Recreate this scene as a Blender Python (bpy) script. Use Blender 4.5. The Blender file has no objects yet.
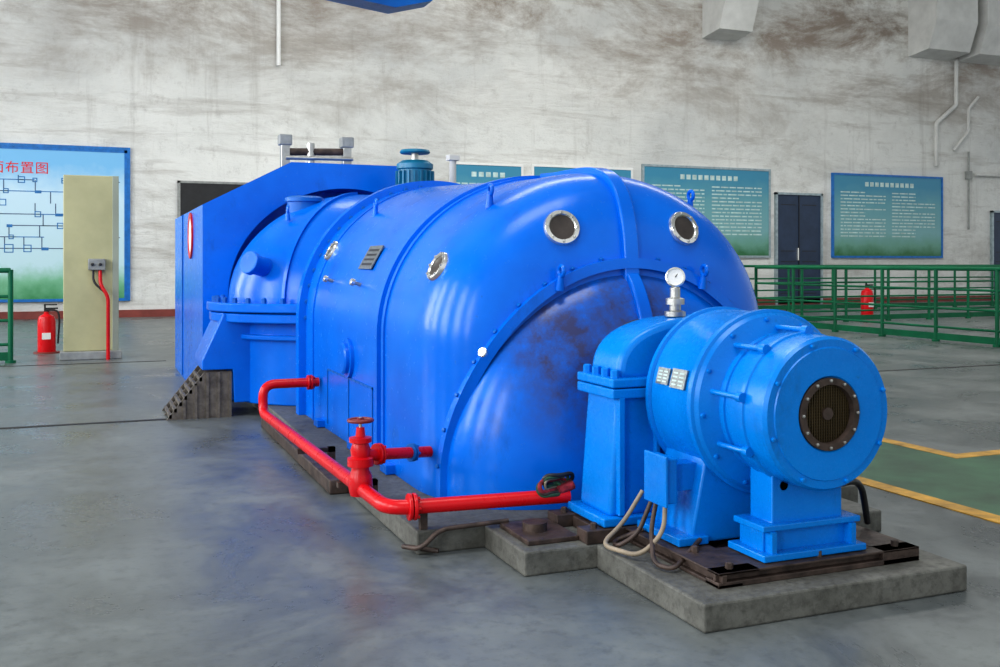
import bpy, bmesh, math, random
from math import sin, cos, pi, radians
from mathutils import Vector, Matrix, Quaternion
random.seed(4)
S = bpy.context.scene
S.view_settings.view_transform = 'Standard'
try: S.view_settings.look = 'Medium High Contrast'
except Exception: S.view_settings.look = 'None'
COL = S.collection

# ------------------------------------------------------------------ materials
def newmat(name):
    m = bpy.data.materials.new(name); m.use_nodes = True
    nt = m.node_tree; b = nt.nodes['Principled BSDF']
    return m, nt, b
def ramp(nt, fac, stops):
    r = nt.nodes.new('ShaderNodeValToRGB')
    el = r.color_ramp.elements
    while len(el) < len(stops): el.new(0.5)
    for e, (p, c) in zip(el, stops):
        e.position = p; e.color = (c[0], c[1], c[2], 1)
    nt.links.new(fac, r.inputs[0]); return r.outputs[0]
def noise(nt, scale, detail=6, rough=0.6, vec=None, mapping=None, dist=0.0):
    n = nt.nodes.new('ShaderNodeTexNoise')
    n.inputs['Scale'].default_value = scale; n.inputs['Detail'].default_value = detail
    n.inputs['Roughness'].default_value = rough; n.inputs['Distortion'].default_value = dist
    tc = nt.nodes.new('ShaderNodeTexCoord'); src = tc.outputs['Object']
    if mapping:
        mp = nt.nodes.new('ShaderNodeMapping'); mp.inputs['Scale'].default_value = mapping
        nt.links.new(src, mp.inputs[0]); src = mp.outputs[0]
    nt.links.new(src, n.inputs['Vector'])
    return n.outputs['Fac']
def mix(nt, fac, a, b, mode='MIX'):
    m = nt.nodes.new('ShaderNodeMix'); m.data_type = 'RGBA'; m.blend_type = mode
    if isinstance(fac, (int, float)): m.inputs[0].default_value = fac
    else: nt.links.new(fac, m.inputs[0])
    for s, i in ((a, 6), (b, 7)):
        if isinstance(s, tuple): m.inputs[i].default_value = (s[0], s[1], s[2], 1)
        else: nt.links.new(s, m.inputs[i])
    return m.outputs[2]
def bump(nt, b, h, strength, dist=0.02):
    n = nt.nodes.new('ShaderNodeBump'); n.inputs['Strength'].default_value = strength
    n.inputs['Distance'].default_value = dist
    nt.links.new(h, n.inputs['Height']); nt.links.new(n.outputs[0], b.inputs['Normal'])
def simple(name, c, rough=0.5, metal=0.0, var=0.25, scale=8, bs=0.0, coat=0.0):
    m, nt, b = newmat(name)
    f = noise(nt, scale)
    d = tuple(x * (1 - var) for x in c); l = tuple(min(1, x * (1 + var)) for x in c)
    nt.links.new(ramp(nt, f, [(0.3, d), (0.7, l)]), b.inputs['Base Color'])
    b.inputs['Roughness'].default_value = rough; b.inputs['Metallic'].default_value = metal
    b.inputs['Coat Weight'].default_value = coat
    if bs: bump(nt, b, f, bs)
    return m
def math2(nt, op, a, b):
    n = nt.nodes.new('ShaderNodeMath'); n.operation = op; n.use_clamp = True
    for s, i in ((a, 0), (b, 1)):
        if isinstance(s, (int, float)): n.inputs[i].default_value = s
        else: nt.links.new(s, n.inputs[i])
    return n.outputs[0]
def paint(name, c, dark, rough=0.25, ior=0.4, grime=None, patchat=None):
    m, nt, b = newmat(name)
    f = noise(nt, 1.7, 5); g = noise(nt, 22, 4, 0.7)
    base = ramp(nt, f, [(0.3, dark), (0.65, c)])
    dirt = ramp(nt, g, [(0.66, (0, 0, 0)), (0.8, (1, 1, 1))])
    col = mix(nt, dirt, base, tuple(x * 0.5 for x in c))
    if grime:
        h = noise(nt, 2.6, 9, 0.75, mapping=(1, 1, .5))
        col = mix(nt, ramp(nt, h, [(0.58, (0, 0, 0)), (0.78, (.7, .7, .7))]), col, grime)
        sc = noise(nt, 9, 10, 0.8)
        col = mix(nt, ramp(nt, sc, [(0.66, (0, 0, 0)), (0.70, (.5, .5, .5))]), col, (0.02, 0.05, 0.12))
    if patchat:  # dark patch broken up by noise, fading out from a given point
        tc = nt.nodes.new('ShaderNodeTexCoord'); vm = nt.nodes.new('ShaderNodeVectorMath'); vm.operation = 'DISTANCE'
        nt.links.new(tc.outputs['Object'], vm.inputs[0]); vm.inputs[1].default_value = patchat[0]
        d = math2(nt, 'SUBTRACT', 1.0, math2(nt, 'DIVIDE', vm.outputs['Value'], patchat[1]))
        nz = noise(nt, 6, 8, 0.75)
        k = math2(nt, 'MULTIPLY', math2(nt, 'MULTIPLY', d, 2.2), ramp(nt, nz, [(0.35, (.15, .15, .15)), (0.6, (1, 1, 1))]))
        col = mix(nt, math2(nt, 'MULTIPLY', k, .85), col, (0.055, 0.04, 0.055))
    nt.links.new(col, b.inputs['Base Color'])
    nt.links.new(ramp(nt, g, [(0.3, (rough,) * 3), (0.8, (rough + .12,) * 3)]), b.inputs['Roughness'])
    b.inputs['Specular IOR Level'].default_value = ior
    bump(nt, b, noise(nt, 3.5, 2), 0.12, 0.02)
    return m
BLUE = paint('blue_paint', (0.0, 0.165, 0.74), (0.0, 0.12, 0.60), 0.19, 0.28, (0.005, 0.05, 0.22))
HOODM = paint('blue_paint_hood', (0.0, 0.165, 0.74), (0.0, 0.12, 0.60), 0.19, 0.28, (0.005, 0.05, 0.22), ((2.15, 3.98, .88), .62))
BLUE2 = paint('blue_paint_exciter', (0.0, 0.22, 0.70), (0.0, 0.17, 0.58), 0.22, 0.28, (0.01, 0.07, 0.2))
BLUED = paint('blue_paint_dull', (0.0, 0.13, 0.50), (0.0, 0.09, 0.36), 0.35, .3)
RED = paint('red_paint', (0.66, 0.006, 0.012), (0.5, 0.004, 0.010), .25, .35)
GREEN = paint('green_paint', (0.004, 0.15, 0.065), (0.002, 0.09, 0.04), 0.4, .3)
STEEL = simple('steel', (0.45, 0.45, 0.43), 0.35, 0.85)
CHROME = simple('chrome', (0.75, 0.75, 0.72), 0.25, 0.9, 0.1)
MESHM = simple('grille_wire', (0.085, 0.062, 0.03), 0.45, 0.5)
RUST = simple('rusty_steel', (0.065, 0.045, 0.037), 0.55, 0.2, 0.6, 14, 0.3)
GRATE = simple('galvanised_grating', (0.16, 0.14, 0.12), 0.5, 0.4, 0.4, 20)
BLACK = simple('black', (0.02, 0.02, 0.022), 0.45)
DARKG = simple('dark_glass', (0.055, 0.045, 0.04), 0.3, 0, 0.4, 10)
GREYBOX = simple('grey_enclosure', (0.28, 0.29, 0.28), 0.5)
HOSE = simple('hose', (0.27, 0.22, 0.16), 0.6)
WHITE = simple('white_face', (0.8, 0.8, 0.78), 0.5, 0, 0.05)
OLIVE = simple('olive_panel', (0.46, 0.44, 0.25), 0.55, 0, 0.12, 2)
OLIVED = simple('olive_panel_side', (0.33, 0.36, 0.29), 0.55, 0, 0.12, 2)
DOORM = simple('door_navy', (0.025, 0.045, 0.09), 0.45, 0, 0.2, 3)
ALU = simple('aluminium_frame', (0.35, 0.42, 0.45), 0.4, 0.4)
FBLUE = simple('frame_blue', (0.01, 0.16, 0.48), 0.4)
INK = simple('ink', (0.05, 0.09, 0.18), 0.7)
INKB = simple('ink_blue', (0.03, 0.18, 0.45), 0.7)
INKG = simple('ink_light', (0.50, 0.64, 0.62), 0.7)
TXR = simple('red_ink', (0.75, 0.02, 0.02), 0.6)
YELL = simple('yellow_floor_paint', (0.52, 0.28, 0.03), 0.5, 0, 0.5, 6)
GRNF = simple('green_floor_paint', (0.035, 0.11, 0.055), 0.35, 0, 0.5, 3)
BROWN = simple('brown_red_trim', (0.2, 0.045, 0.035), 0.5, 0, 0.3, 3)
SOOT = simple('seam_dark', (0.03, 0.03, 0.03), 0.7)
BEAM = simple('concrete_beam', (0.60, 0.60, 0.58), 0.8, 0, 0.12, 2)
CLOTH = simple('rag_cloth', (0.22, 0.02, 0.03), 0.9, 0, 0.8, 40)
CLOTH2 = simple('rag_cloth_green', (0.03, 0.09, 0.05), 0.9, 0, 0.7, 40)
CREAM = simple('nameplate', (0.22, 0.24, 0.23), 0.35, 0.5, 0.5, 60)

def wall_mat():
    m, nt, b = newmat('stained_plaster')
    big = noise(nt, 0.22, 8, 0.6, dist=0.3)
    st = noise(nt, 0.5, 12, 0.75, mapping=(0.5, 1, 1.3), dist=0.35)
    hz = noise(nt, 1.0, 8, 0.7, mapping=(0.25, 1, 2.6), dist=0.3)
    vt = noise(nt, 1.0, 8, 0.7, mapping=(3.0, 1, 0.25))
    fine = noise(nt, 3.0, 9, 0.8)
    base = ramp(nt, big, [(0.3, (0.56, 0.57, 0.56)), (0.5, (0.73, 0.735, 0.71)), (0.7, (0.86, 0.86, 0.83))])
    c = mix(nt, ramp(nt, st, [(0.50, (0, 0, 0)), (0.70, (.7, .7, .7))]), base, (0.40, 0.38, 0.345))
    c = mix(nt, ramp(nt, hz, [(0.54, (0, 0, 0)), (0.70, (.6, .6, .6))]), c, (0.36, 0.335, 0.30))
    c = mix(nt, ramp(nt, vt, [(0.56, (0, 0, 0)), (0.74, (.4, .4, .4))]), c, (0.32, 0.30, 0.27))
    tc = nt.nodes.new('ShaderNodeTexCoord'); sp = nt.nodes.new('ShaderNodeSeparateXYZ')
    nt.links.new(tc.outputs['Object'], sp.inputs[0])
    mr = nt.nodes.new('ShaderNodeMapRange'); mr.inputs[1].default_value = 4.4; mr.inputs[2].default_value = 7.6
    nt.links.new(sp.outputs[2], mr.inputs[0])
    mul = nt.nodes.new('ShaderNodeMath'); mul.operation = 'MULTIPLY'
    nt.links.new(mr.outputs[0], mul.inputs[0])
    nt.links.new(ramp(nt, st, [(0.42, (.12, .12, .12)), (0.58, (.95, .95, .95))]), mul.inputs[1])
    c = mix(nt, mul.outputs[0], c, (0.27, 0.22, 0.18))
    c = mix(nt, ramp(nt, fine, [(0.54, (0, 0, 0)), (0.72, (.5, .5, .5))]), c, (0.36, 0.345, 0.32))
    nt.links.new(c, b.inputs['Base Color']); b.inputs['Roughness'].default_value = 0.8
    bump(nt, b, st, 0.6, 0.25)
    return m
WALL = wall_mat()
def floor_mat():
    m, nt, b = newmat('polished_concrete_floor')
    big = noise(nt, 0.35, 7, 0.6, dist=0.5)
    mid = noise(nt, 1.1, 10, 0.72, dist=0.5)
    fine = noise(nt, 14, 8, 0.75)
    c = ramp(nt, big, [(0.3, (0.075, 0.085, 0.088)), (0.7, (0.145, 0.16, 0.16))])
    c = mix(nt, ramp(nt, mid, [(0.44, (0, 0, 0)), (0.66, (.75, .75, .75))]), c, (0.215, 0.235, 0.23))
    c = mix(nt, ramp(nt, fine, [(0.5, (0, 0, 0)), (0.75, (.5, .5, .5))]), c, (0.04, 0.045, 0.048))
    nt.links.new(c, b.inputs['Base Color'])
    nt.links.new(ramp(nt, mid, [(0.38, (.24,) * 3), (0.66, (.5,) * 3)]), b.inputs['Roughness'])
    b.inputs['Specular IOR Level'].default_value = 0.36
    bump(nt, b, mid, 0.14, 0.02)
    return m
FLOOR = floor_mat()
def conc_mat():
    m, nt, b = newmat('plinth_concrete')
    a = noise(nt, 3, 8, 0.7); f = noise(nt, 30, 6, 0.7)
    c = ramp(nt, a, [(0.3, (0.07, 0.07, 0.06)), (0.7, (0.19, 0.19, 0.17))])
    c = mix(nt, ramp(nt, f, [(0.45, (0, 0, 0)), (0.7, (.7, .7, .7))]), c, (0.045, 0.043, 0.037))
    nt.links.new(c, b.inputs['Base Color']); b.inputs['Roughness'].default_value = 0.65
    bump(nt, b, f, 0.4, 0.01); return m
CONC = conc_mat()
def poster_mat(name, stops):
    m, nt, b = newmat(name)
    tc = nt.nodes.new('ShaderNodeTexCoord'); sp = nt.nodes.new('ShaderNodeSeparateXYZ')
    nt.links.new(tc.outputs['Generated'], sp.inputs[0])
    n = noise(nt, 2.2, 6)
    ad = nt.nodes.new('ShaderNodeMath'); ad.operation = 'MULTIPLY_ADD'; ad.inputs[1].default_value = 0.22
    nt.links.new(n, ad.inputs[0]); nt.links.new(sp.outputs[2], ad.inputs[2])
    nt.links.new(ramp(nt, ad.outputs[0], stops), b.inputs['Base Color'])
    b.inputs['Roughness'].default_value = 0.35; return m
POST_L = poster_mat('poster_diagram', [(0.10, (0.05, 0.26, 0.10)), (0.22, (0.20, 0.48, 0.30)), (0.34, (0.52, 0.72, 0.78)), (0.8, (0.55, 0.74, 0.86)), (1.05, (0.20, 0.50, 0.80))])
POST_R = poster_mat('poster_notice', [(0.12, (0.03, 0.16, 0.06)), (0.24, (0.14, 0.34, 0.26)), (0.4, (0.20, 0.42, 0.44)), (0.75, (0.13, 0.35, 0.41)), (1.0, (0.05, 0.26, 0.40))])

# ------------------------------------------------------------------ geometry helpers
def root(name, loc=(0, 0, 0)):
    e = bpy.data.objects.new(name, None); e.empty_display_size = 0.1
    COL.objects.link(e); return e
def fin(bm, name, parent, mat, smooth=True, ang=35):
    bmesh.ops.recalc_face_normals(bm, faces=bm.faces)
    me = bpy.data.meshes.new(name); bm.to_mesh(me); bm.free()
    if smooth:
        for p in me.polygons: p.use_smooth = True
        me.set_sharp_from_angle(angle=radians(ang))
    o = bpy.data.objects.new(name, me); COL.objects.link(o)
    if mat: me.materials.append(mat)
    if parent: o.parent = parent
    return o
def bev(o, w, seg=2):
    m = o.modifiers.new('bevel', 'BEVEL'); m.width = w; m.segments = seg; m.limit_method = 'ANGLE'
    m.angle_limit = radians(30); return o
def addbox(bm, x0, x1, y0, y1, z0, z1):
    vs = [bm.verts.new((x, y, z)) for x in (x0, x1) for y in (y0, y1) for z in (z0, z1)]
    for f in ((0, 1, 3, 2), (4, 6, 7, 5), (0, 4, 5, 1), (2, 3, 7, 6), (0, 2, 6, 4), (1, 5, 7, 3)):
        bm.faces.new([vs[i] for i in f])
def box(name, parent, mat, x0, x1, y0, y1, z0, z1, b=0.0):
    bm = bmesh.new(); addbox(bm, x0, x1, y0, y1, z0, z1)
    o = fin(bm, name, parent, mat, False)
    if b: bev(o, b)
    return o
def boxes(name, parent, mat, lst, b=0.0):
    bm = bmesh.new()
    for l in lst: addbox(bm, *l)
    o = fin(bm, name, parent, mat, False)
    if b: bev(o, b)
    return o
def frame_of(n):
    n = Vector(n).normalized()
    a = Vector((0, 0, 1)) if abs(n.z) < 0.95 else Vector((1, 0, 0))
    u = n.cross(a).normalized(); v = n.cross(u).normalized(); return n, u, v
def addlathe(bm, prof, origin, axis, seg=48):
    n, u, v = frame_of(axis); o = Vector(origin); rings = []
    for (r, s) in prof:
        c = o + n * s
        if r < 1e-6: rings.append([bm.verts.new(c)])
        else: rings.append([bm.verts.new(c + (u * cos(2 * pi * i / seg) + v * sin(2 * pi * i / seg)) * r) for i in range(seg)])
    for a, b in zip(rings[:-1], rings[1:]):
        for i in range(seg):
            j = (i + 1) % seg
            if len(a) == 1 and len(b) == 1: continue
            if len(a) == 1: bm.faces.new((a[0], b[i], b[j]))
            elif len(b) == 1: bm.faces.new((a[i], a[j], b[0]))
            else: bm.faces.new((a[i], a[j], b[j], b[i]))
def lathe(name, parent, mat, prof, origin, axis, seg=48, ang=35):
    bm = bmesh.new(); addlathe(bm, prof, origin, axis, seg)
    return fin(bm, name, parent, mat, True, ang)
def cyl(name, parent, mat, p0, p1, r, seg=24, bevl=0.0, r2=None):
    p0 = Vector(p0); p1 = Vector(p1); L = (p1 - p0).length
    r2 = r if r2 is None else r2
    if bevl:
        prof = [(0, 0), (r - bevl, 0), (r, bevl), (r2, L - bevl), (r2 - bevl, L), (0, L)]
    else: prof = [(0, 0), (r, 0), (r2, L), (0, L)]
    return lathe(name, parent, mat, prof, p0, p1 - p0, seg)
def bolts(name, parent, mat, lst, r=0.012, h=0.015):
    bm = bmesh.new()
    for p, n in lst:
        addlathe(bm, [(0, -0.01), (r, -0.01), (r, h), (r * .6, h * 1.15), (0, h * 1.15)], p, n, 6)
    return fin(bm, name, parent, mat, True, 30)
def fillet(pts, rad, n=6):
    pts = [Vector(p) for p in pts]; out = [pts[0]]
    for i in range(1, len(pts) - 1):
        a, b, c = pts[i - 1], pts[i], pts[i + 1]
        d1 = (a - b); d2 = (c - b); r = min(rad, d1.length * .45, d2.length * .45)
        s = b + d1.normalized() * r; e = b + d2.normalized() * r
        for k in range(n + 1):
            t = k / n; out.append(s * (1 - t) ** 2 + b * 2 * t * (1 - t) + e * t * t)
    out.append(pts[-1]); return out
def tube(name, parent, mat, pts, r, rad=0.08, seg=8):
    P = fillet(pts, rad) if len(pts) > 2 else [Vector(p) for p in pts]
    cu = bpy.data.curves.new(name, 'CURVE'); cu.dimensions = '3D'; cu.bevel_depth = r
    cu.bevel_resolution = 4; cu.use_fill_caps = True
    sp = cu.splines.new('POLY'); sp.points.add(len(P) - 1)
    for q, p in zip(sp.points, P): q.co = (p.x, p.y, p.z, 1)
    sp.use_smooth = True
    o = bpy.data.objects.new(name, cu); COL.objects.link(o); cu.materials.append(mat)
    if parent: o.parent = parent
    return o
def extr_y(name, parent, mat, prof, y0, y1, b=0.0, ang=30):
    bm = bmesh.new()
    a = [bm.verts.new((x, y0, z)) for x, z in prof]; c = [bm.verts.new((x, y1, z)) for x, z in prof]
    bm.faces.new(a); bm.faces.new(c[::-1])
    n = len(prof)
    for i in range(n): bm.faces.new((a[i], a[(i + 1) % n], c[(i + 1) % n], c[i]))
    o = fin(bm, name, parent, mat, True, ang)
    if b: bev(o, b, 3)
    return o

# ------------------------------------------------------------------ room
WY = 23.2
box('floor', None, FLOOR, -8, 34, -8, WY + .2, -0.2, 0)
box('wall_back', None, WALL, -8, 34, WY, WY + 0.3, 0, 10.5)
box('wall_left', None, WALL, -8.3, -8, -8, WY, 0, 10.5)
box('ceiling', None, BEAM, -8, 34, -8, WY, 10.5, 10.7)
box('baseboard_back', None, BROWN, -8, 34, WY - .05, WY, 0, 0.16)
box('trim_1', None, SOOT, -8, 1.0, 8.0, 8.05, 0, 0.004)
box('trim_2', None, SOOT, -8, 0.8, 12.75, 12.79, 0, 0.004)
box('trim_3', None, SOOT, 3.7, 11, 8.6, 8.64, 0, 0.004)
g_ = root('green_floor_zone')
boxes('paint', g_, GRNF, [(3.95, 10, -2, 4.6, 0.0, 0.003), (3.95, 4.86, 4.6, 6.4, 0.0, 0.003)])
fl = root('yellow_floor_marking')
boxes('lines', fl, YELL, [(3.84, 3.95, -2, 6.5, 0, .005), (4.86, 10, 4.6, 4.71, 0, .005), (4.86, 4.97, 4.71, 7.5, 0, .005)])
for (xa, xb, zb) in ((15.35, 16.4, 7.3), (22.6, 24.2, 7.35), (24.6, 26.4, 7.35)):
    o = root('concrete_beam')
    extr = bmesh.new()
    prof = [(WY, zb), (WY - .8, zb + 0.1), (WY - 1.1, zb + 0.9), (WY - 1.1, 10.5), (WY, 10.5)]
    a = [extr.verts.new((xa, y, z)) for y, z in prof]; c = [extr.verts.new((xb, y, z)) for y, z in prof]
    extr.faces.new(a); extr.faces.new(c[::-1])
    for i in range(5): extr.faces.new((a[i], a[(i + 1) % 5], c[(i + 1) % 5], c[i]))
    fin(extr, 'corbel', o, BEAM, False)
o = root('wall_conduit'); tube('pipe', o, WHITE, [(3.9, WY - .06, 5.7), (3.9, WY - .06, 10.5)], 0.05)
o = root('wall_conduit')
tube('pipe_a', o, BEAM, [(24.4, WY - .1, 7.35), (24.4, WY - .1, 6.0), (23.6, WY - .1, 5.4), (23.6, WY - .1, 4.1)], 0.06)
tube('pipe_b', o, BEAM, [(25.3, WY - .1, 6.3), (24.9, WY - .1, 5.9), (24.9, WY - .1, 5.2), (24.3, WY - .1, 4.6)], 0.045)
tube('pipe_c', o, BEAM, [(25.2, WY - .08, 3.9), (28, WY - .08, 3.9)], 0.05)
tube('pipe_d', o, GREYBOX, [(24.95, WY - .06, 4.6), (24.95, WY - .06, 2.2)], 0.03)
box('junction_box', o, GREYBOX, 24.85, 25.05, WY - .12, WY, 3.75, 4.0, .01)
for i in range(5):
    y = -4 + i * 5.2
    w = root('window_%d' % (i + 1))
    boxes('frame', w, ALU, [(-8, -7.94, y - 1.3, y - 1.22, 1.5, 6.5), (-8, -7.94, y + 1.22, y + 1.3, 1.5, 6.5),
                            (-8, -7.94, y - 1.3, y + 1.3, 1.42, 1.5), (-8, -7.94, y - 1.3, y + 1.3, 6.5, 6.58),
                            (-8, -7.94, y - 1.3, y + 1.3, 4.0, 4.06), (-8, -7.94, y - .03, y + .03, 1.5, 6.5)])

def door(name, x0, x1, h):
    d = root(name); y = WY
    box('leaf', d, DOORM, x0 + .06, x1 - .06, y - .05, y, 0.02, h - .06)
    boxes('jamb', d, ALU, [(x0, x0 + .06, y - .1, y, 0, h), (x1 - .06, x1, y - .1, y, 0, h), (x0, x1, y - .1, y, h - .06, h)])
    boxes('panels', d, BLACK, [((x0 + x1) / 2 - .01, (x0 + x1) / 2 + .01, y - .07, y - .05, 0.02, h - .06)] +
          [(xa, xb, y - .056, y - .05, za, zb) for xa, xb in ((x0 + .2, (x0 + x1) / 2 - .12), ((x0 + x1) / 2 + .12, x1 - .2)) for za, zb in ((.3, .32), (1.2, 1.22), (1.5, 1.52), (h - .35, h - .33))])
    boxes('handle', d, CHROME, [((x0 + x1) / 2 - .09, (x0 + x1) / 2 - .05, y - .12, y - .05, 1.25, 1.6)])
door('door_1', 17.72, 19.35, 3.16)
door('door_2', 25.9, 27.6, 2.8)

def poster(name, x0, x1, z0, z1, mat, fr, kind, fw=0.06):
    p = root(name); y = WY
    box('board', p, mat, x0, x1, y - .05, y - .01, z0, z1)
    boxes('frame', p, fr, [(x0 - fw, x0, y - .07, y, z0 - fw, z1 + fw), (x1, x1 + fw, y - .07, y, z0 - fw, z1 + fw),
                           (x0, x1, y - .07, y, z0 - fw, z0), (x0, x1, y - .07, y, z1, z1 + fw)])
    L = []; L2 = []
    W = x1 - x0; H = z1 - z0
    if kind == 'text':
        xx = x0 + W * .28
        while xx < x0 + W * .72:
            L.append((xx, xx + .13, y - .054, y - .05, z1 - H * .13, z1 - H * .075)); xx += .19
        for c in range(2):
            cx = x0 + W * (.06 + .47 * c)
            for r in range(14):
                z = z1 - H * (.2 + .042 * r); xx = cx
                end = cx + W * (.41 if random.random() < .7 else .22)
                while xx < end:
                    w = random.uniform(.06, .35); L.append((xx, min(xx + w, end), y - .054, y - .05, z - .035, z)); xx += w + .04
        boxes('text_lines', p, INKG, L)
    elif kind == 'diagram':
        for r in range(7):
            z = z0 + H * (.33 + .075 * r)
            x = x0 + .2
            while x < x1 - .5:
                w = random.uniform(.25, .9)
                if random.random() < .8: (L if random.random() < .6 else L2).append((x, min(x + w, x1 - .15), y - .054, y - .05, z, z + .018))
                if random.random() < .6: L.append((x, x + .018, y - .054, y - .05, z, min(z + H * .075, z1 - .6)))
                s = random.uniform(.07, .16)
                if random.random() < .6:
                    L2 += [(x, x + s, y - .055, y - .05, z - s / 2, z - s / 2 + .018), (x, x + s, y - .055, y - .05, z + s / 2, z + s / 2 + .018),
                           (x, x + .018, y - .055, y - .05, z - s / 2, z + s / 2), (x + s, x + s + .018, y - .055, y - .05, z - s / 2, z + s / 2 + .018)]
                elif random.random() < .4: L2.append((x, x + s, y - .055, y - .05, z - .03, z + .03))
                x += w * .7 + random.uniform(.02, .12)
        boxes('schematic', p, INK, L); boxes('schematic_blue', p, INKB, L2)
        cu = bpy.data.curves.new('title', 'FONT'); cu.body = '设备平面布置图'; cu.size = 0.27; cu.extrude = .001; cu.space_character = 1.1
        t = bpy.data.objects.new('title', cu); COL.objects.link(t); cu.materials.append(TXR)
        cu.align_x = 'RIGHT'
        t.rotation_euler = (pi / 2, 0, 0); t.location = (-.9, y - .056, 3.08); t.parent = p
        boxes('inner_border', p, FBLUE, [(x0, x1, y - .056, y - .05, z1 - .06, z1), (x1 - .06, x1, y - .056, y - .05, z0, z1)])
    return p
poster('wall_poster', -5.2, 0.65, 0.42, 3.62, POST_L, FBLUE, 'diagram')
poster('wall_poster', 13.5, 17.5, 1.38, 3.74, POST_R, ALU, 'text')
poster('wall_poster', 19.78, 23.85, 1.38, 3.72, POST_R, FBLUE, 'text')
poster('wall_poster', 10.3, 13.1, 1.38, 3.62, POST_R, WHITE, 'text')
poster('wall_poster', 8.1, 9.95, 1.38, 3.6, POST_R, WHITE, 'text')
p = root('blackboard')
box('board', p, BLACK, 1.75, 3.7, WY - .05, WY, 1.7, 2.95)
boxes('frame', p, GREYBOX, [(1.69, 3.76, WY - .07, WY, 2.95, 3.0), (1.69, 3.76, WY - .07, WY, 1.65, 1.7), (1.69, 1.75, WY - .07, WY, 1.65, 3.0), (3.7, 3.76, WY - .07, WY, 1.65, 3.0)])

c = root('overhead_crane')
extr_y('hook_block', c, BLUED, [(2.2, 5.02), (3.95, 4.81), (4.5, 4.96), (4.58, 5.3), (2.2, 5.3)], 13.7, 14.1)
boxes('hangers', c, BLUED, [(3.0, 3.1, 13.85, 13.95, 5.3, 10.5), (4.2, 4.3, 13.85, 13.95, 5.3, 10.5)])

# ------------------------------------------------------------------ plinths
pl = root('concrete_plinth')
box('exciter_block', pl, CONC, 1.82, 2.95, 2.74, 3.488, 0, .095, .008)
pl = root('concrete_plinth')
box('pedestal_block', pl, CONC, 1.515, 3.25, 3.49, 3.915, 0, .095, .008)
pl = root('concrete_plinth')
box('turbine_block', pl, CONC, 1.22, 3.5, 3.917, 9.3, 0, .099, .008)
box('side_kerb', pl, RUST, 1.12, 1.22, 5.1, 7.4, 0, .075, .008)

# ------------------------------------------------------------------ main turbine casing
XC = 2.385; ZC = 0.80; Y1 = 4.90; LD = 0.68; ZB = 0.10
def aY(y): return 0.945 + 0.035 * max(0, y - 5) / 2.3
def bY(y): return 0.865 + 0.105 * max(0, y - 5) / 2.3
def PT(th): return 4.6 - 0.5 * max(0, sin(th)) ** 2
def gY(y, th):
    if y >= Y1: return 1.0
    q = min(1, (Y1 - y) / LD); P_ = PT(th)
    return max(0.0, 1 - q ** P_) ** (1 / P_)
def yofg(g, th): P_ = PT(th); return Y1 - LD * max(0.0, 1 - g ** P_) ** (1 / P_)
def dome(y, th):
    g = gY(y, th); return Vector((XC + aY(y) * g * cos(th), y, ZC + bY(y) * g * sin(th)))
def dnorm(y, th):
    e = 1e-3
    du = dome(y + e, th) - dome(y - e, th); dv = dome(y, th + e) - dome(y, th - e)
    n = dv.cross(du).normalized()
    if n.dot(dome(y, th) - Vector((XC, y + .3, ZC))) < 0: n = -n
    return n
def section(y, g, off=0.0, nth=56, zlow=ZB, nl=5, a=None, b=None, zc=ZC):
    a = (aY(y) if a is None else a) * g + off; b = (bY(y) if b is None else b) * g + off
    P = [Vector((XC + a, y, zlow + (zc - zlow) * k / nl)) for k in range(nl)]
    P += [Vector((XC + a * cos(pi * i / nth), y, zc + b * sin(pi * i / nth))) for i in range(nth + 1)]
    P += [Vector((XC - a, y, zlow + (zc - zlow) * k / nl)) for k in range(nl - 1, -1, -1)]
    return P
def domesec(ph, nth=56, nl=5):
    def pt(th):
        P_ = PT(th); g = cos(ph) ** (2 / P_); y = Y1 - LD * sin(ph) ** (2 / P_)
        return Vector((XC + aY(y) * g * cos(th), y, ZC + bY(y) * g * sin(th)))
    A = pt(0); C = pt(pi)
    P = [Vector((A.x, A.y, ZB + (ZC - ZB) * k / nl)) for k in range(nl)]
    P += [pt(pi * i / nth) for i in range(nth + 1)]
    P += [Vector((C.x, C.y, ZB + (ZC - ZB) * k / nl)) for k in range(nl - 1, -1, -1)]
    return P
def loft(name, parent, mat, secs, capa=True, capb=False, ang=35):
    bm = bmesh.new(); R = [[bm.verts.new(p) for p in s] for s in secs]
    for a, b in zip(R[:-1], R[1:]):
        for i in range(len(a) - 1): bm.faces.new((a[i], a[i + 1], b[i + 1], b[i]))
    if capa: bm.faces.new(R[0])
    if capb: bm.faces.new(R[-1][::-1])
    return fin(bm, name, parent, mat, True, ang)
T = root('steam_turbine')
secs = [section(y, 1) for y in (7.29, 6.7, 6.1, 5.6, 5.25, 5.0)]
for k in range(0, 45):
    secs.append(domesec(pi / 2 * k / 44 * .9995))
loft('exhaust_casing', T, BLUE, secs, True, False, 60)
def band(name, ya, yb, off, mat=BLUE, par=T):
    s = [section(ya, 1, 0), section(ya, 1, off), section(yb, 1, off), section(yb, 1, 0)]
    return loft(name, par, mat, s, False, False, 30)
band('rear_flange', 7.20, 7.30, 0.05)
band('seam_rear', 6.93, 6.95, 0.008)
band('seam_mid', 5.27, 5.33, 0.022)
band('seam_mid_step', 5.19, 5.23, 0.010)
bolts('rear_flange_bolts', T, BLUED, [(dome(7.2, th) , (0, -1, 0)) for th in [pi * i / 26 for i in range(27)]], 0.016, .02)
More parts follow.
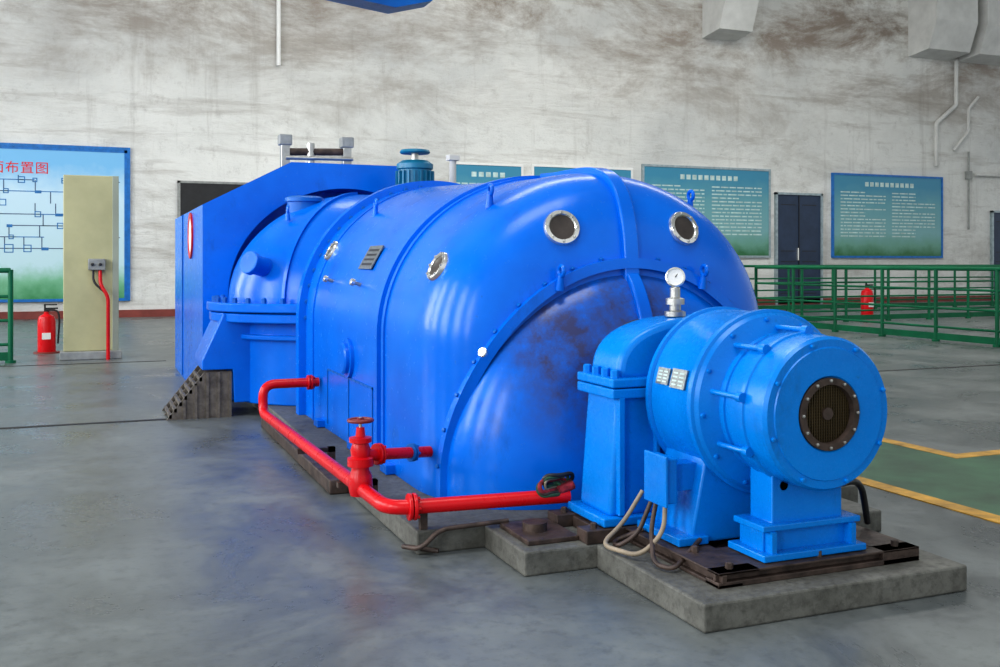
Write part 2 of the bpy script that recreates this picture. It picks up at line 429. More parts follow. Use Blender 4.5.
def ribstrip(name, mat, w, off, pts):
    bm = bmesh.new(); prev = None
    for p, n in pts:
        q = [bm.verts.new(p + Vector((-w, 0, 0)) - n * .03), bm.verts.new(p + Vector((-w, 0, 0)) + n * off),
             bm.verts.new(p + Vector((w, 0, 0)) + n * off), bm.verts.new(p + Vector((w, 0, 0)) - n * .03)]
        if prev:
            for i in range(3): bm.faces.new((prev[i], prev[i + 1], q[i + 1], q[i]))
        else: bm.faces.new(q)
        prev = q
    bm.faces.new(prev[::-1])
    return bev(fin(bm, name, T, mat, True, 30), .008, 2)
rp = [(dome(y, pi / 2), Vector((0, 0, 1))) for y in (5.19, 5.0)]
for k in range(0, 37):
    ph = pi / 2 * k / 36 * .97; P_ = PT(pi / 2)
    g = cos(ph) ** (2 / P_); y = Y1 - LD * sin(ph) ** (2 / P_)
    rp.append((Vector((XC, y, ZC + bY(y) * g)), Vector((0, -(sin(ph) ** (2 * (P_ - 1) / P_)) / LD, (cos(ph) ** (2 * (P_ - 1) / P_)) / .9)).normalized()))
ribstrip('centre_rib', BLUE, .04, .03, rp)
LA, LB, LZ = 0.885, 0.99, 0.2
LY, LL, LP = 4.38, .40, 2.3
ls = [section(y, 1, a=LA, b=LB, zc=LZ, nl=2) for y in (4.75, 4.6, 4.47)]
for k in range(0, 31):
    ph = pi / 2 * k / 30 * .9985; q = 2 / LP
    ls.append(section(LY - LL * sin(ph) ** q, cos(ph) ** q, a=LA, b=LB, zc=LZ, nl=2))
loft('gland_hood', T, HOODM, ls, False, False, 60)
def meet(X, Z):
    th = math.atan2(max(0, Z - ZC) / .865, abs(X - XC) / .945)
    dx = abs(X - XC) / .945
    g = dx if Z < ZC else math.sqrt(dx ** 2 + ((Z - ZC) / .865) ** 2)
    return yofg(min(1, max(0.05, g)), th)
path = [(XC - LA, ZB), (XC - LA, .15)] + [(XC + LA * cos(pi - pi * i / 56), LZ + LB * sin(pi * i / 56)) for i in range(57)] + [(XC + LA, .15), (XC + LA, ZB)]
bm = bmesh.new(); prev = None; fb = []
for i, (x, z) in enumerate(path):
    y = meet(x, z)
    rad = Vector(((x - XC) / LA ** 2, 0, max(0, z - LZ) / LB ** 2)).normalized()
    pin = Vector((x, y, z)) - rad * .02
    q = [bm.verts.new(pin + Vector((0, .03, 0))), bm.verts.new(Vector((x, y + .03, z)) + rad * .03), bm.verts.new(Vector((x, y - .03, z)) + rad * .03), bm.verts.new(pin + Vector((0, -.035, 0)))]
    if prev:
        for k in range(3): bm.faces.new((prev[k], prev[k + 1], q[k + 1], q[k]))
    prev = q
    if i % 3 == 0: fb.append((Vector((x, y - .0, z)) + rad * .028, rad + Vector((0, -.3, 0))))
fin(bm, 'hood_flange', T, BLUE, True, 40)
bolts('hood_flange_bolts', T, BLUED, fb, .011, .014)
hp = []
for k in range(3, 20):
    ph = pi / 2 * k / 19 * .9; q = 2 / LP
    y = LY - LL * sin(ph) ** q; z = LZ + LB * cos(ph) ** q
    hp.append((Vector((XC, y, z)), Vector((0, -(sin(ph) ** (2 - q)) / LL, (cos(ph) ** (2 - q)) / LB)).normalized()))
ribstrip('hood_rib', BLUE, .035, .025, hp)
lathe('shaft_gland', T, RUST, [(0, 0), (.22, 0), (.22, .08), (.27, .10), (.27, .3)], (XC, 3.885, .667), (0, 1, 0))
def porthole(par, p, n, r=.075):
    o = p - Vector(n) * .008
    lathe('porthole_ring', par, CHROME, [(r * 1.05, 0), (r * 1.05, .012), (r * .98, .024), (r * .78, .026), (r * .72, .020), (r * .72, .010), (r * .66, 0.006)], o, n, 40)
    lathe('porthole_glass', par, DARKG, [(0, .016), (r * .73, .016)], o, n, 32)
    nn, u, v = frame_of(n)
    bolts('porthole_bolts', par, STEEL, [(o + nn * .025 + (u * cos(a) + v * sin(a)) * r * .88, nn) for a in [2 * pi * i / 8 for i in range(8)]], .006, .006)
for y, th, r in ((4.272, 119, .085), (4.272, 62, .085), (4.60, 154, .075), (6.95, 150, .075)):
    t = radians(th); porthole(T, dome(y, t), dnorm(y, t), r)
def lug(par, p, n):
    n = Vector(n).normalized()
    cyl('lug_stem', par, BLUE, p - n * .01, p + n * .06, .022, 16, 0, .014)
    bm = bmesh.new(); nn, u, v = frame_of(n); c0 = p + nn * .08
    R, r = .024, .010; M = 20; K = 8; V = []
    for i in range(M):
        a = 2 * pi * i / M; d = nn * cos(a) + u * sin(a)
        V.append([bm.verts.new(c0 + d * (R + r * cos(2 * pi * j / K)) + v * r * sin(2 * pi * j / K)) for j in range(K)])
    for i in range(M):
        for j in range(K): bm.faces.new((V[i][j], V[(i + 1) % M][j], V[(i + 1) % M][(j + 1) % K], V[i][(j + 1) % K]))
    fin(bm, 'lug_eye', par, BLUE)
for y, th in ((4.60, 128), (4.60, 52), (6.6, 130)):
    t = radians(th); lug(T, dome(y, t), Vector((0, -.15, 1)))
for sx in (-1, 1):
    t = radians(64)
    lug(T, Vector((XC + sx * LA * cos(t), 4.19, LZ + LB * sin(t) - .01)), Vector((0, -.2, 1)))
def knob(par, p, n, r=.022, L=.04):
    n = Vector(n).normalized()
    cyl('knob_stem', par, STEEL, p - n * .01, p + n * L, r * .5, 12)
    lathe('knob_head', par, CHROME, [(0, 0), (r, 0), (r, .02), (r * .8, .025), (0, .025)], p + n * L, n, 20)
for y, th in ((5.85, 163), (6.55, 163)):
    t = radians(th); knob(T, dome(y, t), dnorm(y, t))
def lobept(y, th, outward=0):
    q = (LY - y) / LL; g = max(0, 1 - max(0, q) ** LP) ** (1 / LP)
    return Vector((XC + LA * g * cos(th), y, LZ + LB * g * sin(th)))
knob(T, lobept(4.28, radians(144)), (-.8, -.5, .3), .024)
knob(T, lobept(4.02, radians(118)), (-.2, -1, .1), .022)
def plate_on(y, th, w, h, par=T, mat=CREAM):
    p = dome(y, th); n = dnorm(y, th); u = Vector((0, 1, 0)); v = n.cross(u).normalized()
    bm = bmesh.new(); q = []
    for o_ in (0.004, .010):
        q.append([bm.verts.new(p + n * o_ + u * a * w + v * b_ * h) for a, b_ in ((-.5, -.5), (.5, -.5), (.5, .5), (-.5, .5))])
    bm.faces.new(q[1]); 
    for i in range(4): bm.faces.new((q[0][i], q[0][(i + 1) % 4], q[1][(i + 1) % 4], q[1][i]))
    fin(bm, 'nameplate', par, mat, False)
    bm = bmesh.new()
    for r_ in range(4):
        c0 = p + n * .011 + v * h * (-.3 + .2 * r_)
        bm.faces.new([bm.verts.new(c0 + u * a * w * .38 + v * b_ * .007) for a, b_ in ((-1, -1), (1, -1), (1, 1), (-1, 1))])
    fin(bm, 'nameplate_text', par, BLACK, False)
plate_on(5.85, radians(152), .30, .16)
def XS(y): return XC - aY(y)
XL = XS(6.0)
lathe('inspection_cap', T, BLUE, [(0, .05), (.085, .05), (.095, .04), (.095, .02), (.12, .018), (.12, -.03)], (XL, 5.95, .62), (-1, 0, 0), 32)
sm = []
for y in (5.42, 5.95, 6.5): sm.append((XS(y) - .006, XS(y) + .03, y, y + .014, .14, .5))
for k in range(12):
    y = 5.42 + k * .09; sm.append((XS(y) - .006, XS(y) + .03, y, y + .09, .49, .503))
boxes('side_door_seams', T, BLUED, sm)
boxes('side_feet', T, BLUE, [(XS(y) - .05, XS(y) + .05, y, y + .12, .10, .15) for y in (5.0, 5.7, 6.6)], .005)

# ------------------------------------------------------------------ front (high pressure) section
H = root('turbine_front_casing')
def ell(name, mat, c, r):
    bm = bmesh.new(); bmesh.ops.create_uvsphere(bm, u_segments=64, v_segments=32, radius=1)
    bmesh.ops.bisect_plane(bm, geom=bm.verts[:] + bm.edges[:] + bm.faces[:], plane_co=(0, 0, 0), plane_no=(0, 0, 1), clear_inner=True)
    for v in bm.verts:
        v.co = Vector((v.co.x * r[0] + c[0], v.co.y * r[1] + c[1], v.co.z * r[2] + c[2]))
    return fin(bm, name, H, mat)
HX, HY = 2.1, 8.3
ell('upper_dome', BLUE, (HX, HY, .88), (1.10, .84, .89))
def ellplate(name, mat, rx, ry, z0, z1, b=.01):
    bm = bmesh.new(); n = 56
    a = [bm.verts.new((HX + rx * cos(2 * pi * i / n), HY + ry * sin(2 * pi * i / n), z0)) for i in range(n)]
    c = [bm.verts.new((v.co.x, v.co.y, z1)) for v in a]
    bm.faces.new(a[::-1]); bm.faces.new(c)
    for i in range(n): bm.faces.new((a[i], a[(i + 1) % n], c[(i + 1) % n], c[i]))
    o = fin(bm, name, H, mat, True, 40); return bev(o, b) if b else o
ellplate('split_flange_top', BLUE, 1.27, .98, .815, .885)
ellplate('split_flange_bottom', BLUE, 1.25, .965, .735, .805)
ellplate('lower_casing', BLUE, 1.08, .84, .10, .74)
ellplate('lower_casing_band', BLUE, 1.14, .9, .60, .64)
bolts('split_flange_bolts', H, BLUED, [((HX + 1.21 * cos(a), HY + .93 * sin(a), .885), (0, 0, 1)) for a in [2 * pi * i / 44 for i in range(44)]], .022, .035)
lathe('dome_collar', H, BLUED, [(.14, -.12), (.14, .04), (.16, .045), (.16, .075), (.13, .09), (0, .09)], (1.60, 8.25, 1.65), (0, 0, 1), 36)
cyl('dome_nozzle', H, BLUE, (1.25, 7.9, 1.15), (1.10, 7.79, 1.19), .075, 24, .01)
cyl('dome_nozzle_flange', H, BLUE, (1.12, 7.80, 1.185), (1.08, 7.77, 1.20), .09, 24, .005)
lug(H, Vector((1.42, 8.0, 1.54)), Vector((0, 0, 1)))
for aa in (226,):
    bm = bmesh.new(); prev = None; A = radians(aa)
    for k in range(0, 19):
        e_ = pi / 2 * k / 19
        p = Vector((HX + 1.10 * cos(A) * cos(e_), HY + .84 * sin(A) * cos(e_), .88 + .89 * sin(e_)))
        nn = Vector((cos(A) * cos(e_) / 1.10, sin(A) * cos(e_) / .84, sin(e_) / .89)).normalized(); s = Vector((-sin(A), cos(A), 0)) * .014
        q = [bm.verts.new(p - s - nn * .01), bm.verts.new(p - s + nn * .02), bm.verts.new(p + s + nn * .02), bm.verts.new(p + s - nn * .01)]
        if prev:
            for i in range(3): bm.faces.new((prev[i], prev[i + 1], q[i + 1], q[i]))
        prev = q
    fin(bm, 'dome_rib', H, BLUE)
extr_y('support_leg', H, BLUE, [(.92, .80), (1.2, .80), (1.2, .11), (1.0, .11), (.99, .37), (.76, .37), (.76, .45)], 7.95, 8.55, .01)
gb = root('support_bracket')
for nm, ya in (('side_plate_a', 7.97), ('side_plate_b', 8.24), ('side_plate_c', 8.5)):
    extr_y(nm, gb, GRATE, [(.50, 0), (.98, 0), (.98, .355), (.78, .355)], ya, ya + .02)
bm = bmesh.new()
for k in range(7):
    t = k / 7.; x = .52 + .26 * t; z = .01 + .32 * t
    addbox(bm, x, x + .02, 7.97, 8.52, z, z + .03)
for k in range(5):
    x = .62 + .085 * k; addbox(bm, x, x + .02, 7.955, 7.975, 0, min(.35, (x - .5) * 1.25))
fin(bm, 'slats', gb, GRATE, False)

# ------------------------------------------------------------------ far blue enclosure
E = root('turbine_enclosure')
out = [(.85, 0), (.85, 1.69), (1.60, 2.08), (2.6, 2.08), (3.35, 1.69), (3.35, 0)]
bm = bmesh.new()
n = 40
arch = [(HX + 1.04, 0)] + [(HX + 1.04 * cos(pi * i / n), .9 + .96 * sin(pi * i / n)) for i in range(n + 1)] + [(HX - 1.04, 0)]
f0 = [bm.verts.new((x, 8.85, z)) for x, z in out]; b0 = [bm.verts.new((x, 12.0, z)) for x, z in out]
i0 = [bm.verts.new((x, 8.85, z)) for x, z in arch]; i1 = [bm.verts.new((x, 9.4, z)) for x, z in arch]
bm.faces.new(b0)
for k in range(5): bm.faces.new((f0[k], f0[k + 1], b0[k + 1], b0[k]))
bm.faces.new(f0 + i0)
for k in range(len(i0) - 1): bm.faces.new((i0[k], i0[k + 1], i1[k + 1], i1[k]))
bm.faces.new(i1)
fin(bm, 'shell', E, BLUE, False)
boxes('edge_trim', E, BLUED, [(.84, .86, 10.9, 10.92, 0.02, 1.69)])
lathe('round_sign_ring', E, RED, [(.22, 0), (.22, .015), (.17, .015), (.17, 0)], (.85, 9.95, 1.45), (-1, 0, 0), 32)
lathe('round_sign_face', E, WHITE, [(0, .008), (.175, .008)], (.85, 9.95, 1.45), (-1, 0, 0), 32)
R = root('valve_linkage')
for x in (1.66, 2.25):
    box('post', R, STEEL, x - .04, x + .04, 9.46, 9.54, 2.08, 2.36, .005)
    box('cap', R, GREYBOX, x - .06, x + .06, 9.44, 9.56, 2.30, 2.40, .01)
tube('crossbar', R, RUST, [(1.66, 9.5, 2.24), (2.25, 9.5, 2.26)], .035)
tube('crossbar_upper', R, STEEL, [(1.66, 9.45, 2.18), (2.3, 9.45, 2.19)], .02)
cyl('joint', R, STEEL, (1.9, 9.5, 2.08), (1.9, 9.5, 2.33), .04)
M = root('oil_pump_motor')
mx, my = 2.52, 8.15
MOT = simple('motor_teal', (0.01, 0.17, 0.30), .4)
lathe('body', M, MOT, [(0, 1.69), (.17, 1.69), (.17, 1.82), (.14, 1.83), (.14, 1.98), (.155, 1.99), (.155, 2.03), (.11, 2.06), (0, 2.06)], (mx, my, 0), (0, 0, 1), 36)
bm = bmesh.new()
for i in range(20):
    a = 2 * pi * i / 20; d = Vector((cos(a), sin(a), 0)); w = Vector((-sin(a), cos(a), 0)) * .006
    c0 = Vector((mx, my, 0)) + d * .13; c1 = Vector((mx, my, 0)) + d * .165
    v = [bm.verts.new(p + Vector((0, 0, z))) for z in (1.83, 1.97) for p in (c0 - w, c1 - w, c1 + w, c0 + w)]
    for f in ((0, 1, 2, 3), (4, 7, 6, 5), (0, 4, 5, 1), (1, 5, 6, 2), (2, 6, 7, 3), (3, 7, 4, 0)): bm.faces.new([v[k] for k in f])
fin(bm, 'cooling_fins', M, MOT, False)
cyl('stem', M, STEEL, (mx, my, 2.05), (mx, my, 2.13), .03)
lathe('top_cap', M, MOT, [(0, 0), (.12, 0), (.13, .012), (.12, .03), (.05, .04), (0, .04)], (mx, my, 2.12), (0, 0, 1), 32)
o = root('vent_pipe')
tube('pipe', o, BEAM, [(2.95, 8.4, 1.5), (2.95, 8.4, 2.14)], .03)
box('pipe_cap', o, BEAM, 2.9, 3.0, 8.35, 8.45, 2.10, 2.15, .005)

# ------------------------------------------------------------------ bearing pedestal
B = root('bearing_pedestal')
ZS = .15
extr_y('lower_housing', B, BLUE2, [(1.90, ZS + .03), (2.87, ZS + .03), (2.84, .68), (1.94, .68)], 3.53, 3.80, .02)
box('foot', B, BLUE2, 1.86, 2.91, 3.50, 3.83, ZS, ZS + .035, .006)
box('split_flange_lower', B, BLUE2, 1.90, 2.88, 3.50, 3.82, .655, .695, .006)
box('split_flange_upper', B, BLUE2, 1.90, 2.88, 3.50, 3.82, .699, .735, .006)
n = 30
pf = [(2.385 - .44 * (1 if c_ > 0 else -1) * abs(c_) ** .8, .72 + .25 * s_ ** .75) for c_, s_ in [(cos(pi * i / n), max(0, sin(pi * i / n))) for i in range(n + 1)]]
extr_y('bearing_cap', B, BLUE2, pf, 3.54, 3.79, .03, 60)
bolts('flange_bolts', B, BLUE2, [((x, y, .735), (0, 0, 1)) for x in (1.93, 2.84) for y in (3.54, 3.62, 3.70, 3.78)], .018, .03)
boxes('ribs', B, BLUE2, [(1.93, 1.955, 3.50, 3.54, .19, .66), (2.1, 2.12, 3.505, 3.54, .19, .66)], .003)
cyl('oil_seal', B, RUST, (XC, 3.79, .667), (XC, 3.88, .667), .16)
G = root('pressure_gauge')
gx, gy = 2.285, 3.66
lathe('fitting', G, STEEL, [(0, .97), (.045, .97), (.045, 0.99), (.025, .995), (.025, 1.02), (.04, 1.02), (.04, 1.045), (.022, 1.05), (.022, 1.09), (.01, 1.10), (0, 1.10)], (gx, gy, 0), (0, 0, 1), 20)
ax = Vector((-.45, -.88, .1)).normalized(); gc = Vector((gx, gy, 1.135))
lathe('dial_case', G, CHROME, [(0, -.02), (.04, -.02), (.042, .012), (.036, .014), (.034, .008)], gc, ax, 32)
lathe('dial_face', G, WHITE, [(0, .008), (.036, .008)], gc, ax, 32)
cyl('needle', G, BLACK, gc + ax * .010, gc + ax * .010 + Vector((.015, 0, .018)), .002, 6)

# ------------------------------------------------------------------ exciter
X = root('exciter_generator')
EZ = .667; eo = (XC, 0, EZ); ey = (0, 1, 0)
lathe('main_drum', X, BLUE2, [(0, 3.49), (.29, 3.49), (.325, 3.475), (.34, 3.45), (.34, 3.20), (.345, 3.19), (.345, 3.15), (.33, 3.13), (.29, 3.115), (.262, 3.10), (.258, 2.96), (.258, 2.95)], eo, ey, 72, 30)
lathe('drum_band', X, BLUE2, [(.338, 3.455), (.35, 3.46), (.35, 3.48), (.30, 3.485)], eo, ey, 72)
lathe('drum_band_front', X, BLUE2, [(.342, 3.145), (.353, 3.15), (.353, 3.175), (.342, 3.18)], eo, ey, 72)
lathe('neck_band', X, BLUE2, [(.256, 3.06), (.268, 3.065), (.268, 3.085), (.256, 3.09)], eo, ey, 72)
lathe('front_drum', X, BLUE2, [(.255, 3.04), (.272, 3.035), (.275, 3.02), (.272, 2.83), (.262, 2.817), (.235, 2.817), (.232, 2.812), (.135, 2.812), (.130, 2.817), (.122, 2.83), (.112, 2.84)], eo, ey, 72, 30)
lathe('shroud_ring', X, BLUE2, [(.272, 2.93), (.28, 2.935), (.28, 2.955), (.272, 2.96)], eo, ey, 72)
lathe('grille_back', X, BLACK, [(0, 2.85), (.125, 2.85)], eo, ey, 40)
bm = bmesh.new()
k = -.105
while k < .106:
    w = math.sqrt(max(0, .112 ** 2 - k * k))
    addbox(bm, XC + k - .0015, XC + k + .0015, 2.828, 2.834, EZ - w, EZ + w)
    addbox(bm, XC - w, XC + w, 2.832, 2.838, EZ + k - .0015, EZ + k + .0015)
    k += .0105
fin(bm, 'grille_mesh', X, MESHM, False)
lathe('grille_rim', X, RUST, [(.128, 2.825), (.128, 2.808), (.104, 2.808), (.102, 2.83)], eo, ey, 40)
lathe('grille_hub', X, RUST, [(0, 2.82), (.022, 2.82), (.022, 2.84)], eo, ey, 20)
bolts('grille_bolts', X, STEEL, [((XC + .118 * cos(a), 2.808, EZ + .118 * sin(a)), (0, -1, 0)) for a in [2 * pi * i / 12 for i in range(12)]], .006, .006)
bolts('face_bolts', X, BLUE2, [((XC + .25 * cos(a), 2.815, EZ + .25 * sin(a)), (0, -1, 0)) for a in [2 * pi * i / 8 + .3 for i in range(8)]], .008, .008)
for i in range(9):
    a = 2 * pi * i / 9 + .15
    d = Vector((cos(a), 0, sin(a)))
    cyl('tie_rod', X, BLUE2, Vector((XC, 2.94, EZ)) + d * .287, Vector((XC, 3.14, EZ)) + d * .287, .010, 10)
    cyl('tie_lug', X, BLUE2, Vector((XC, 2.93, EZ)) + d * .285, Vector((XC, 2.96, EZ)) + d * .285, .018, 12)
bolts('drum_bolts', X, BLUE2, [((XC + .318 * cos(a), 3.13, EZ + .318 * sin(a)), (0, -1, 0)) for a in [2 * pi * i / 12 + .1 for i in range(12)]], .009, .012)
def dplate(y, th, w, h):
    d = Vector((cos(th), 0, sin(th))); t = Vector((-sin(th), 0, cos(th))); c0 = Vector((XC, y, EZ)) + d * .3425
    bm = bmesh.new(); q = []
    for o_ in (0, .006):
        q.append([bm.verts.new(c0 + d * o_ + Vector((0, a * w, 0)) + t * b_ * h) for a, b_ in ((-.5, -.5), (.5, -.5), (.5, .5), (-.5, .5))])
    bm.faces.new(q[1])
    for i in range(4): bm.faces.new((q[0][i], q[0][(i + 1) % 4], q[1][(i + 1) % 4], q[1][i]))
    fin(bm, 'nameplate', X, CREAM, False)
    bm = bmesh.new()
    for r_ in range(4):
        for c_ in (-1, 1):
            p = c0 + d * .007 + t * (h * (.32 - .2 * r_)) + Vector((0, c_ * w * .22, 0))
            v = [bm.verts.new(p + Vector((0, a * w * .16, 0)) + t * b_ * .003) for a, b_ in ((-1, -1), (1, -1), (1, 1), (-1, 1))]
            bm.faces.new(v)
    fin(bm, 'nameplate_text', X, INKG, False)
dplate(3.37, radians(165), .085, .065); dplate(3.26, radians(165), .10, .075)
extr_y('saddle', X, BLUE2, [(2.06, ZS), (2.71, ZS), (2.71, .2), (2.66, .48), (2.12, .48), (2.06, .2)], 3.18, 3.46, .01)
boxes('saddle_feet', X, BLUE2, [(1.99, 2.12, 3.16, 3.47, ZS, ZS + .03), (2.65, 2.79, 3.16, 3.47, ZS, ZS + .03)], .004)
box('terminal_box', X, BLUE2, 1.965, 2.01, 3.20, 3.34, .30, .47, .006)
box('terminal_box_lid', X, BLUE2, 1.952, 1.965, 3.19, 3.35, .29, .48, .004)
box('terminal_bracket', X, BLUE2, 2.0, 2.14, 3.23, 3.31, .34, .44)
box('front_foot_plate', X, BLUE2, 2.16, 2.61, 2.88, 3.10, ZS, ZS + .025, .004)
extr_y('front_foot_web', X, BLUE2, [(2.19, ZS + .02), (2.58, ZS + .02), (2.58, .26), (2.54, .27), (2.54, .46), (2.23, .46), (2.23, .27), (2.19, .26)], 2.93, 3.06, .005)
box('front_foot_ledge', X, BLUE2, 2.17, 2.60, 2.90, 3.08, .25, .272, .004)
boxes('front_foot_ribs', X, BLUE2, [(2.20, 2.22, 2.89, 3.08, .17, .25), (2.55, 2.57, 2.89, 3.08, .17, .25)])

F = root('steel_base_frame')
boxes('beams', F, RUST, [(1.95, 2.83, 2.85, 2.93, .095, .115), (1.95, 2.83, 2.87, 2.885, .115, .14), (1.95, 2.83, 2.85, 2.92, .138, .147),
                         (1.95, 2.05, 2.85, 3.49, .095, .108), (1.965, 1.985, 2.85, 3.49, .108, .14), (1.95, 2.12, 2.85, 3.49, .138, .147),
                         (2.66, 2.83, 2.85, 3.49, .095, .147), (2.05, 2.7, 2.92, 3.12, .11, .146),
                         (1.78, 2.98, 3.49, 3.58, .095, .147), (1.78, 2.98, 3.76, 3.86, .095, .147), (1.85, 2.92, 3.58, 3.76, .095, .14),
                         (2.1, 2.66, 3.12, 3.49, .10, .12)], .003)
box('shim_plate', F, RUST, 1.56, 1.78, 3.56, 3.86, .095, .115, .004)
cyl('anchor_block', F, RUST, (1.65, 3.70, .11), (1.65, 3.70, .15), .05)
bolts('anchor_bolts', F, RUST, [((x, y, .147), (0, 0, 1)) for x, y in ((2.02, 2.89), (2.4, 2.89), (2.75, 2.89), (1.83, 3.53), (1.83, 3.8), (2.02, 3.1), (2.75, 3.2))], .014, .02)

hs = root('cable_hose')
tube('hose_a', hs, HOSE, [(1.98, 3.24, .30), (1.95, 3.2, .2), (1.86, 3.22, .115), (1.80, 3.42, .112), (1.92, 3.46, .17), (2.0, 3.44, .30)], .009, .08)
tube('hose_b', hs, RUST, [(1.98, 3.30, .30), (1.93, 3.26, .2), (1.87, 3.14, .11), (1.90, 3.05, .11), (2.08, 3.16, .17)], .009, .08)
tube('hose_e', hs, RUST, [(1.98, 3.33, .30), (1.92, 3.34, .16), (1.85, 3.38, .108), (1.88, 3.46, .108), (1.98, 3.40, .16)], .009, .08)
tube('hose_c', hs, RUST, [(1.6, 3.86, .12), (1.3, 3.87, .11), (1.22, 3.86, .04), (1.16, 3.98, .03), (1.3, 3.88, .02)], .010, .05)
tube('hose_d', hs, BLACK, [(2.6, 3.05, .35), (2.78, 3.1, .35), (2.86, 3.15, .16)], .013, .08)
# bundle of coiled cables and fittings on the end of the pipe
rg = root('cable_bundle')
for j, (mt, rr_) in enumerate(((CLOTH2, .008), (RUST, .008), (CLOTH, .009), (HOSE, .006), (CLOTH2, .007), (BLACK, .009))):
    pts = []
    for k in range(16):
        a = 2 * pi * k / 15 * 1.0 + j
        pts.append((1.81 + (.055 + .008 * (j % 3)) * cos(a) + .008 * j - .02, 3.86 + .022 * sin(a * 1.0 + j * .6), .235 + .008 * j + .026 * sin(a) + .006 * sin(3 * a)))
    tube('coil', rg, mt, pts, rr_, .02)
cyl('fitting', rg, CLOTH, (1.83, 3.86, .22), (1.90, 3.855, .25), .022, 16, .003)

# ------------------------------------------------------------------ red pipe & valve
P = root('red_pipe')
pr = .031
tube('pipe_run', P, RED, [(1.40, 6.72, .39), (1.03, 6.72, .39), (1.03, 6.72, .20), (1.10, 3.93, .20), (1.88, 3.86, .20)], pr, .10)
def flange(p, d, r=.055, w=.018, mat=RED, par=P):
    d = Vector(d).normalized(); p = Vector(p)
    cyl('flange', par, mat, p - d * w, p - d * .002, r, 28, .003); cyl('flange', par, mat, p + d * .002, p + d * w, r, 28, .003)
    nn, u, v = frame_of(d)
    bolts('flange_bolt', par, mat, [(p + d * w + (u * cos(a) + v * sin(a)) * r * .8, d) for a in [2 * pi * i / 6 for i in range(6)]], .007, .01)
flange((1.20, 3.922, .20), (1, -.08, 0)); flange((1.34, 6.72, .39), (1, 0, 0), .05)
boxes('pipe_supports', P, RUST, [(1.03, 1.24, 5.5, 5.54, .145, .17), (1.20, 1.24, 5.5, 5.54, .10, .17), (1.05, 1.24, 4.6, 4.64, .145, .17), (1.20, 1.24, 4.6, 4.64, .10, .17), (1.24, 1.27, 3.93, 3.96, .10, .17)])
V = root('gate_valve')
vx, vy = 1.088, 4.33
lathe('body', V, RED, [(0, .17), (.045, .17), (.055, .21), (.05, .26), (.04, .28), (.04, .30), (.058, .30), (.058, .335), (.04, .34), (.045, .37), (.035, .40), (.05, .405), (.05, .425), (.022, .43), (.018, .47), (0, .47)], (vx, vy, 0), (0, 0, 1), 32)
cyl('stem', V, STEEL, (vx, vy, .46), (vx, vy, .515), .008)
bm = bmesh.new(); Rr, rr = .052, .008
Vv = [[bm.verts.new((vx + (Rr + rr * cos(2 * pi * j / 8)) * cos(2 * pi * i / 32), vy + (Rr + rr * cos(2 * pi * j / 8)) * sin(2 * pi * i / 32), .50 + rr * sin(2 * pi * j / 8))) for j in range(8)] for i in range(32)]
for i in range(32):
    for j in range(8): bm.faces.new((Vv[i][j], Vv[(i + 1) % 32][j], Vv[(i + 1) % 32][(j + 1) % 8], Vv[i][(j + 1) % 8]))
for i in range(5):
    a = 2 * pi * i / 5; addlathe(bm, [(.005, 0), (.005, Rr)], (vx, vy, .50), (cos(a), sin(a), 0), 8)
addlathe(bm, [(0, -.012), (.014, -.012), (.014, .012), (0, .012)], (vx, vy, .5), (0, 0, 1), 12)
WHEEL = simple('dark_red_wheel', (0.20, 0.02, 0.02), .5)
fin(bm, 'handwheel', V, WHEEL)
tube('branch', V, RED, [(vx, vy, .345), (1.49, 4.50, .305)], .026)
flange((1.18, 4.372, .337), (.9, .4, -.07), .048, .014, RED, V); flange((1.36, 4.447, .318), (.9, .4, -.07), .042, .012, BLUED, V)

# ------------------------------------------------------------------ control stand, extinguishers
K = root('control_stand')
box('panel', K, OLIVE, -.36, .27, 13.36, 13.62, .10, 2.27, .01)
box('plinth', K, GREYBOX, -.40, .31, 13.28, 13.70, 0, .10, .01)
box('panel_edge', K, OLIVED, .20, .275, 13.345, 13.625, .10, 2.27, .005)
box('switch_box', K, GREYBOX, -.08, .12, 13.26, 13.36, 1.10, 1.24, .01)
bolts('switch_knobs', K, BLACK, [((-.03, 13.26, 1.17), (0, -1, 0)), ((.06, 13.26, 1.17), (0, -1, 0))], .02, .02)
tube('cable_grey', K, BLACK, [(-.02, 13.3, 1.10), (-.02, 13.28, .95), (.14, 13.26, .8), (.15, 13.26, .78)], .014)
tube('conduit_red', K, RED, [(.06, 13.3, 1.10), (.06, 13.25, .92), (.15, 13.22, .78), (.15, 13.22, 0.0)], .022)
def ext(x, y, s=1.0):
    e = root('fire_extinguisher')
    lathe('cylinder', e, RED, [(r * s, h * s) for r, h in [(0, 0), (.10, 0), (.105, .02), (.105, .40), (.09, .46), (.04, .49), (.03, .5), (.03, .52), (0, .52)]], (x, y, 0), (0, 0, 1), 32)
    q = lambda a: tuple([x + a[0] * s, x + a[1] * s, y + a[2] * s, y + a[3] * s, a[4] * s, a[5] * s])
    boxes('label', e, WHITE, [q((-.05, .05, -.108, -.09, .18, .26))])
    boxes('handle', e, BLACK, [q(a) for a in ((-.03, .03, -.02, .02, .52, .56), (-.03, .13, -.012, .012, .55, .57), (-.03, .12, -.012, .012, .60, .615), (-.03, -.01, -.012, .012, .55, .61))])
    tube('hose', e, BLACK, [(x, y - .02, .54 * s), (x + .13 * s, y - .03, .54 * s), (x + .15 * s, y - .03, .42 * s), (x + .13 * s, y - .03, .12 * s)], .012, .06)
    return e
e1 = ext(-.59, 14.45, 1.05)
lathe('base_tray', e1, BROWN, [(0, 0), (.16, 0), (.16, .02), (.12, .02)], (-.59, 14.45, 0), (0, 0, 1), 24)
ext(15.6, 17.2, 1.25)

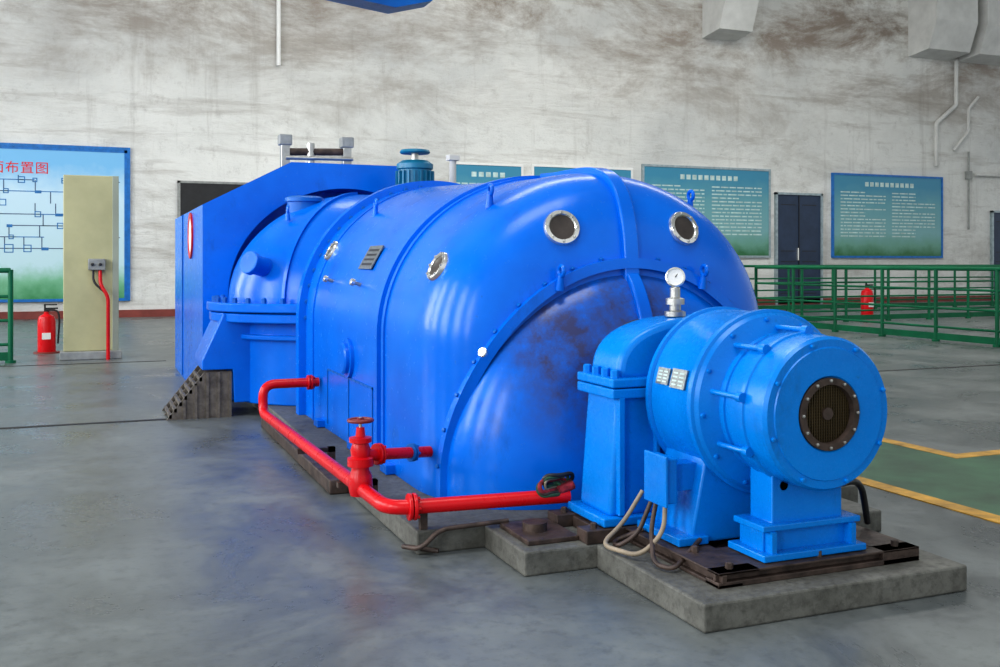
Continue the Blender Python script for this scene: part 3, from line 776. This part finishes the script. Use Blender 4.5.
def railing(pts, step=1.15, h=1.1):
    r = root('green_railing')
    for a, b in zip(pts[:-1], pts[1:]):
        a = Vector(a); b = Vector(b); L = (b - a).length; n = max(1, round(L / step))
        for z, w in ((h, .03), (h * .72, .018), (h * .46, .018), (h * .2, .018)):
            tube('rail', r, GREEN, [a + Vector((0, 0, z)), b + Vector((0, 0, z))], w)
        for i in range(n + 1):
            p = a.lerp(b, i / n); cyl('post', r, GREEN, p, p + Vector((0, 0, h + .01)), .03, 12)
            cyl('post_foot', r, GREEN, p, p + Vector((0, 0, .03)), .06, 12)
        d = (b - a).normalized(); s = Vector((-d.y, d.x, 0)) * .012
        bm = bmesh.new(); v = [bm.verts.new(p + o_ + Vector((0, 0, z))) for z in (.03, .13) for p, o_ in ((a, s), (b, s), (b, -s), (a, -s))]
        for f in ((0, 1, 2, 3), (4, 7, 6, 5), (0, 4, 5, 1), (1, 5, 6, 2), (2, 6, 7, 3), (3, 7, 4, 0)): bm.faces.new([v[k] for k in f])
        fin(bm, 'kickboard', r, GREEN, False)
railing([(11.8, 6.0, 0), (11.8, 16.0, 0), (20.5, 16.0, 0)])
railing([(11.8, 20.2, 0), (24, 20.2, 0)], 1.4)
railing([(-.93, 13.2, 0), (-5, 13.2, 0)])

# ------------------------------------------------------------------ light
w = bpy.data.worlds.new('world'); S.world = w; w.use_nodes = True
bg = w.node_tree.nodes['Background']; bg.inputs[0].default_value = (0.92, 0.97, 1.0, 1); bg.inputs[1].default_value = 0.8
def area(name, loc, target, sx, sy, power, color=(1, 1, 1)):
    l = bpy.data.lights.new(name, 'AREA'); l.shape = 'RECTANGLE'; l.size = sx; l.size_y = sy; l.energy = power; l.color = color
    o = bpy.data.objects.new(name, l); COL.objects.link(o); o.location = loc
    o.rotation_euler = (Vector(target) - Vector(loc)).to_track_quat('-Z', 'Y').to_euler()
for i in range(5):
    y = -4 + i * 5.2
    area('window_daylight_%d' % (i + 1), (-7.9, y, 4.0), (0, y, 4.0), 2.4, 4.9, 430, (0.96, 0.98, 1))
area('overhead_fill', (10, 15, 10.4), (10, 18, 0), 16, 6, 1900, (1, .99, .95))  # added lamp under the closed ceiling, brightens the back wall
area('overhead_fill_near', (1, 2, 10.3), (1, 2, 0), 5, 3, 380, (1, 1, 1))  # added soft fill lamp from above, no roof opening here

cam = bpy.data.cameras.new('camera'); co = bpy.data.objects.new('camera', cam); COL.objects.link(co)
co.location = (0, 0, 1.2); co.rotation_euler = (pi / 2, 0, -math.atan(.405))
cam.sensor_width = 36; cam.lens = 36; cam.shift_y = -0.0715; cam.clip_end = 200
S.camera = co
